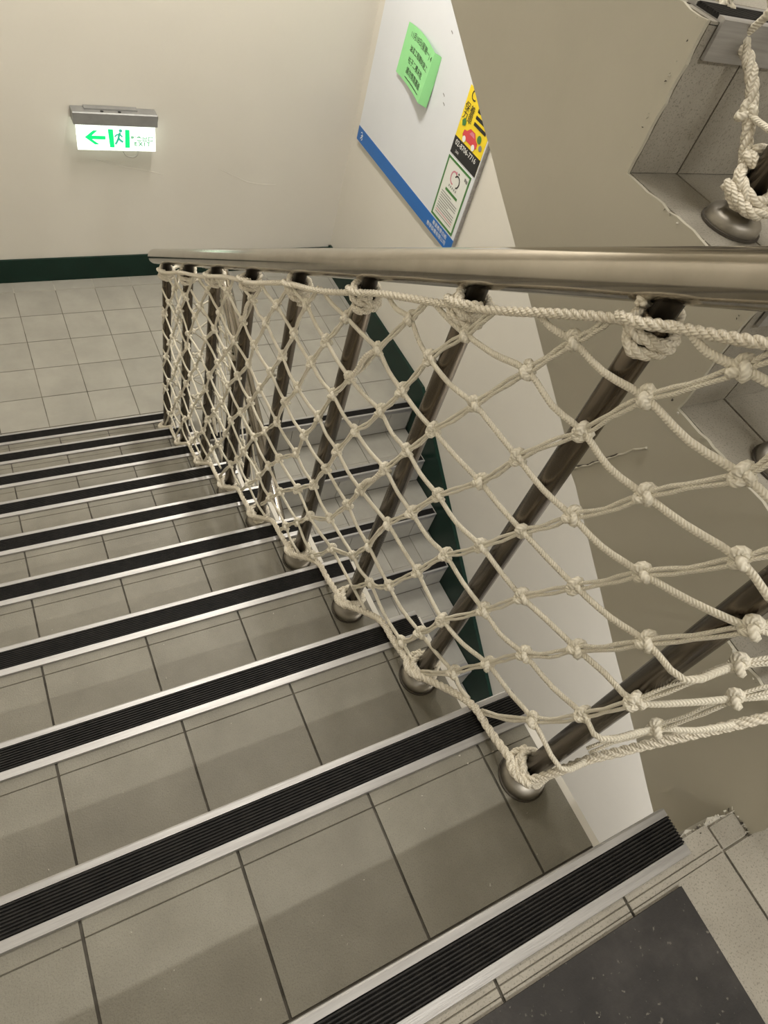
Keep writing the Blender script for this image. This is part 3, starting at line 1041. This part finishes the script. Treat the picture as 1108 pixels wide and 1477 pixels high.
wb = thing('notice_board', 'large white notice board with a blue strip along its bottom edge', 'board', (XB, 2.9, .86))
MB().box(XB, XR - .0005, 2.372, 3.466, .862, 2.12).build('board_panel', WHITEB, wb)
MB().box(XB - .0015, XR - .001, 2.364, 2.372, .862, 2.12).build('edge_strip', ALU, wb)
MB().box(XB - .0012, XB + .001, 2.372, 3.466, .862, .934).build('blue_strip', BLUE, wb)
for txt, zz, yy in (('專業教學白板', .913, 2.50), ('教學設備有限公司', .885, 2.52)):
    me = text_mesh(txt, .024)
    o = put('lettering', flat(me, lambda c, yy=yy, zz=zz: Vector((XB - .0018, yy - c.x, zz + c.y))), WHITE, wb)
for P in ([(-.014, .014), (-.002, .020), (.004, .008), (-.008, -.002)], [(-.012, -.016), (0, -.006), (.012, .010)], [(.002, -.020), (.012, -.010), (.004, -.004)]):
    put('logo', flat(stroke(P, .005), lambda c: Vector((XB - .0018, 3.415 - c.x, .898 + c.y))), WHITE, wb)
for yy, zz in ((3.16, 1.335), (2.76, 1.37), (2.78, 1.40), (3.04, 1.32), (2.85, 1.62)):
    put('smudge', flat(stroke([(-.007, .003), (.004, 0), (.010, -.004)], .005), lambda c, yy=yy, zz=zz: Vector((XB - .0008, yy - c.x, zz + c.y))), GREY, wb)

# --- green paper note with handwriting, curling off the board
LF = .042


def note(u, w):
    """u 0..1 from the left edge to the fold, w 0..1 downwards"""
    lift = .0025 + .010 * w * (1 - u) + LF * (u ** 1.8) * (.55 + .45 * w)
    y = 3.207 - .305 * u - .020 * (1 - w) * 0 + .030 * w * 0 - .004
    z = 1.527 - .212 * w - .008 * u + .012 * math.sin(PI * u) * (1 - w)
    return Vector((XB - lift, y + .0 , z))


nt = thing('paper_note', 'bright green paper note with handwriting curling off the white board', 'note', (XB, 3.05, 1.4))
V = []; F = []
nu, nw = 14, 8
for a in range(nu + 1):
    for b in range(nw + 1):
        V.append(note(a / nu, b / nw))
for a in range(nu):
    for b in range(nw):
        i = a * (nw + 1) + b
        F.append((i, i + 1, i + nw + 2, i + nw + 1))
put('sheet', new_mesh('sheet', V, F, smooth=True), NOTEG, nt)
V = []
for b in range(nw + 1):
    p = note(1, b / nw)
    V += [p, p + Vector((.020, -.020, -.004)), p + Vector((min(.034, XB - p.x - .001), -.026, -.008))]
F = []
for b in range(nw):
    for q in range(2):
        i = b * 3 + q
        F.append((i, i + 1, i + 4, i + 3))
fo = put('folded_edge', new_mesh('folded_edge', V, F, smooth=True), NOTEG, nt)
for txt, uu, ww, size in (('11月18日(星期一) 4', .56, .17, .030), ('油漆工程開始施工', .58, .40, .027), ('柱子二樓未乾', .55, .60, .029), ('請勿倚靠牆面', .58, .79, .030)):
    me = text_mesh(txt, size)
    put('handwriting', flat(me, lambda c, uu=uu, ww=ww: note(uu + c.x / .305, ww - c.y / .212) + Vector((-.0012, 0, 0))), BLACK, nt)
put('underline', flat(stroke([(-.10 + .02 * i, .0012 * (i % 2)) for i in range(10)], .003), lambda c: note(.62 + c.x / .305, .915 - c.y / .212) + Vector((-.0012, 0, 0))), BLACK, nt)

# --- yellow advertisement pasted at the board's edge
ad = thing('advert_sticker', 'yellow and black advertisement with a red car, pasted on the board edge', 'poster', (XB, 2.49, 1.35))
AY0, AY1, AZ0, AZ1 = 2.381, 2.606, 1.238, 1.520
MB().box(XB - .0012, XB + .0002, AY0, AY1, AZ0, AZ1).build('sheet', YELLOW, ad)
MB().box(XB - .0020, XB - .0006, AY0, AY1, AZ0, AZ0 + .074).build('black_band', BLACK, ad)


def on_ad(y, z, lift=.0024):
    return lambda c: Vector((XB - lift, y - c.x, z + c.y))


def ad_part(name, me, m, y, z, lift=.0024):
    return put(name, flat(me, on_ad(y, z, lift)), m, ad)


ad_part('lettering', text_mesh('02-8706-7716', .032), WHITE, 2.498, AZ0 + .053)
ad_part('lettering', text_mesh('24H', .016), WHITE, 2.555, AZ0 + .020)
ad_part('lettering', text_mesh('保養', .040), BLACK, 2.560, 1.470 - .03)
ad_part('lettering', text_mesh('力車', .040), BLACK, 2.560, 1.405)
ad_part('lettering', text_mesh('C', .060), BLACK, 2.560, 1.494)
for q in range(3):
    ad_part('text_bar', thick([(-.05, .007), (.05, .007), (.05, -.007), (-.05, -.007)]), BLACK, 2.452, 1.462 - .026 * q)
ad_part('car_picture', thick([(-.060, -.010), (-.056, .012), (-.034, .016), (-.014, .034), (.026, .034), (.044, .014), (.062, .006), (.064, -.014), (.05, -.020), (-.05, -.020)]), RED, 2.498, 1.348)
ad_part('car_window', thick([(-.012, .012), (.002, .028), (.022, .028), (.032, .012)]), PINK, 2.498, 1.350, .0030)
for dx in (-.038, .040):
    ad_part('car_wheel', thick([(dx + .013 * math.cos(a * PI / 7), -.020 + .013 * math.sin(a * PI / 7)) for a in range(14)]), WHITE, 2.498, 1.348, .0032)
ad_part('leaf_picture', thick([(-.010, -.012), (-.020, .006), (-.006, .022), (.012, .014), (.012, -.004)]), LEAFG, 2.568, 1.378, .0030)
for dy, rr in ((2.432, .016), (2.408, .012)):
    ad_part('round_badge', thick([(rr * math.cos(a * PI / 8), rr * math.sin(a * PI / 8)) for a in range(16)]), LEAFG if rr > .013 else GREY, dy, 1.375 - (0 if rr > .013 else .025), .0030)

# --- white notice with a green border
no = thing('framed_notice', 'white notice with green border and heart emblem below the yellow advertisement', 'notice', (XB, 2.5, 1.08))
NY0, NY1, NZ0, NZ1 = 2.398, 2.606, .942, 1.226
MB().box(XB - .0012, XB + .0002, NY0, NY1, NZ0, NZ1).build('sheet', PAPER, no)
t = .010
for a in ((NY0, NY1, NZ0, NZ0 + t), (NY0, NY1, NZ1 - t, NZ1), (NY0, NY0 + t, NZ0 + t, NZ1 - t), (NY1 - t, NY1, NZ0 + t, NZ1 - t)):
    MB().box(XB - .0022, XB - .0008, *a).build('green_border', LEAFG, no)


def no_part(name, me, m, y, z, lift=.0024):
    return put(name, flat(me, on_ad(y, z, lift)), m, no)


arcp = lambda cx, cz, r, a0, a1, sx=1: [(cx + sx * r * math.cos(math.radians(a0 + (a1 - a0) * i / 12)), cz + r * 1.15 * math.sin(math.radians(a0 + (a1 - a0) * i / 12))) for i in range(13)]
no_part('emblem', stroke(arcp(-.014, 0, .024, 40, 285), .006), PINK, 2.505, 1.160)
no_part('emblem', stroke(arcp(.016, 0, .022, 150, -80), .006), BLACK, 2.505, 1.156)
no_part('emblem', stroke([(-.004, .034), (.002, .026)], .006), PINK, 2.505, 1.160)
no_part('emblem', stroke([(.012, .034), (.020, .030)], .008), BLACK, 2.505, 1.160)
for q in range(5):
    no_part('caption', thick([(-.0035, .005), (.0035, .005), (.0035, -.005), (-.0035, -.005)]), GREY, 2.535 - .015 * q, 1.118)
no_part('green_bar', thick([(-.055, .006), (.055, .006), (.055, -.006), (-.055, -.006)]), LEAFG, 2.500, 1.094)
for q in range(10):
    wq = .075 if q not in (0, 4) else .045
    no_part('text_line', thick([(-.075, .0018), (-.075 + 2 * wq, .0018), (-.075 + 2 * wq, -.0018), (-.075, -.0018)]), PINK if q == 8 else GREY, 2.503, 1.074 - .0115 * q)
for q in range(2):
    no_part('stamp', thick([(-.006, .007), (.006, .007), (.006, -.007), (-.006, -.007)]), GREY, 2.434 - .014 * q, 1.196 - .003 * q)

# ------------------------------------------------------------------ mat on the upper landing
mt = MB().box(-.45, .600, -1.0, -.117, Z0 + .0003, Z0 + .005)
o = mt.build('floor_mat', MATB)
tag(o, 'worn black rubber floor mat lying on the upper landing tiles', 'mat')

# ------------------------------------------------------------------ lamps
labels = ['long ceiling lamp over the upper landing, behind the viewer', 'added fill lamp high above the middle of the stairs', 'ceiling lamp over the lower landing by the notice board', 'ceiling lamp under the upper landing, lighting the lower flight']
for (x, y, z, L, ax, beams, col), lab in zip(LAMPS, labels):
    lp = thing('ceiling_lamp', lab, 'lamp', (x, y, z + .05), 'stairwell ceiling lamps')
    hx, hy = (L / 2, .05) if ax == 'X' else (.05, L / 2)
    MB().box(x - hx, x + hx, y - hy, y + hy, z + .03, z + .10).build('housing', LAMPBODY, lp)
    ux, uy = (hx - .02, 0) if ax == 'X' else (0, hy - .02)
    MB().tube([(x - ux, y - uy, z + .012), (x + ux, y + uy, z + .012)], .013, .013, 12).build('lamp_tube', LAMPLIT, lp)
    for W, tilt in beams:
        li = bpy.data.lights.new('lamp_light', 'AREA'); li.shape = 'RECTANGLE'; li.size = L; li.size_y = .08
        li.energy = W; li.color = col
        lo = bpy.data.objects.new('lamp_light', li); C.objects.link(lo)
        a = math.radians(tilt)
        m = Matrix.Rotation(a, 4, 'X') if ax == 'X' else Matrix.Rotation(a, 4, 'Y') @ Matrix.Rotation(PI / 2, 4, 'Z')
        off = Vector((-math.sin(a), 0, -math.cos(a))) * .02 if ax == 'Y' else Vector((0, math.sin(a), -math.cos(a))) * .02
        m.translation = Vector((0, 0, -.045)) + off
        lo.parent = lp; lo.matrix_local = m
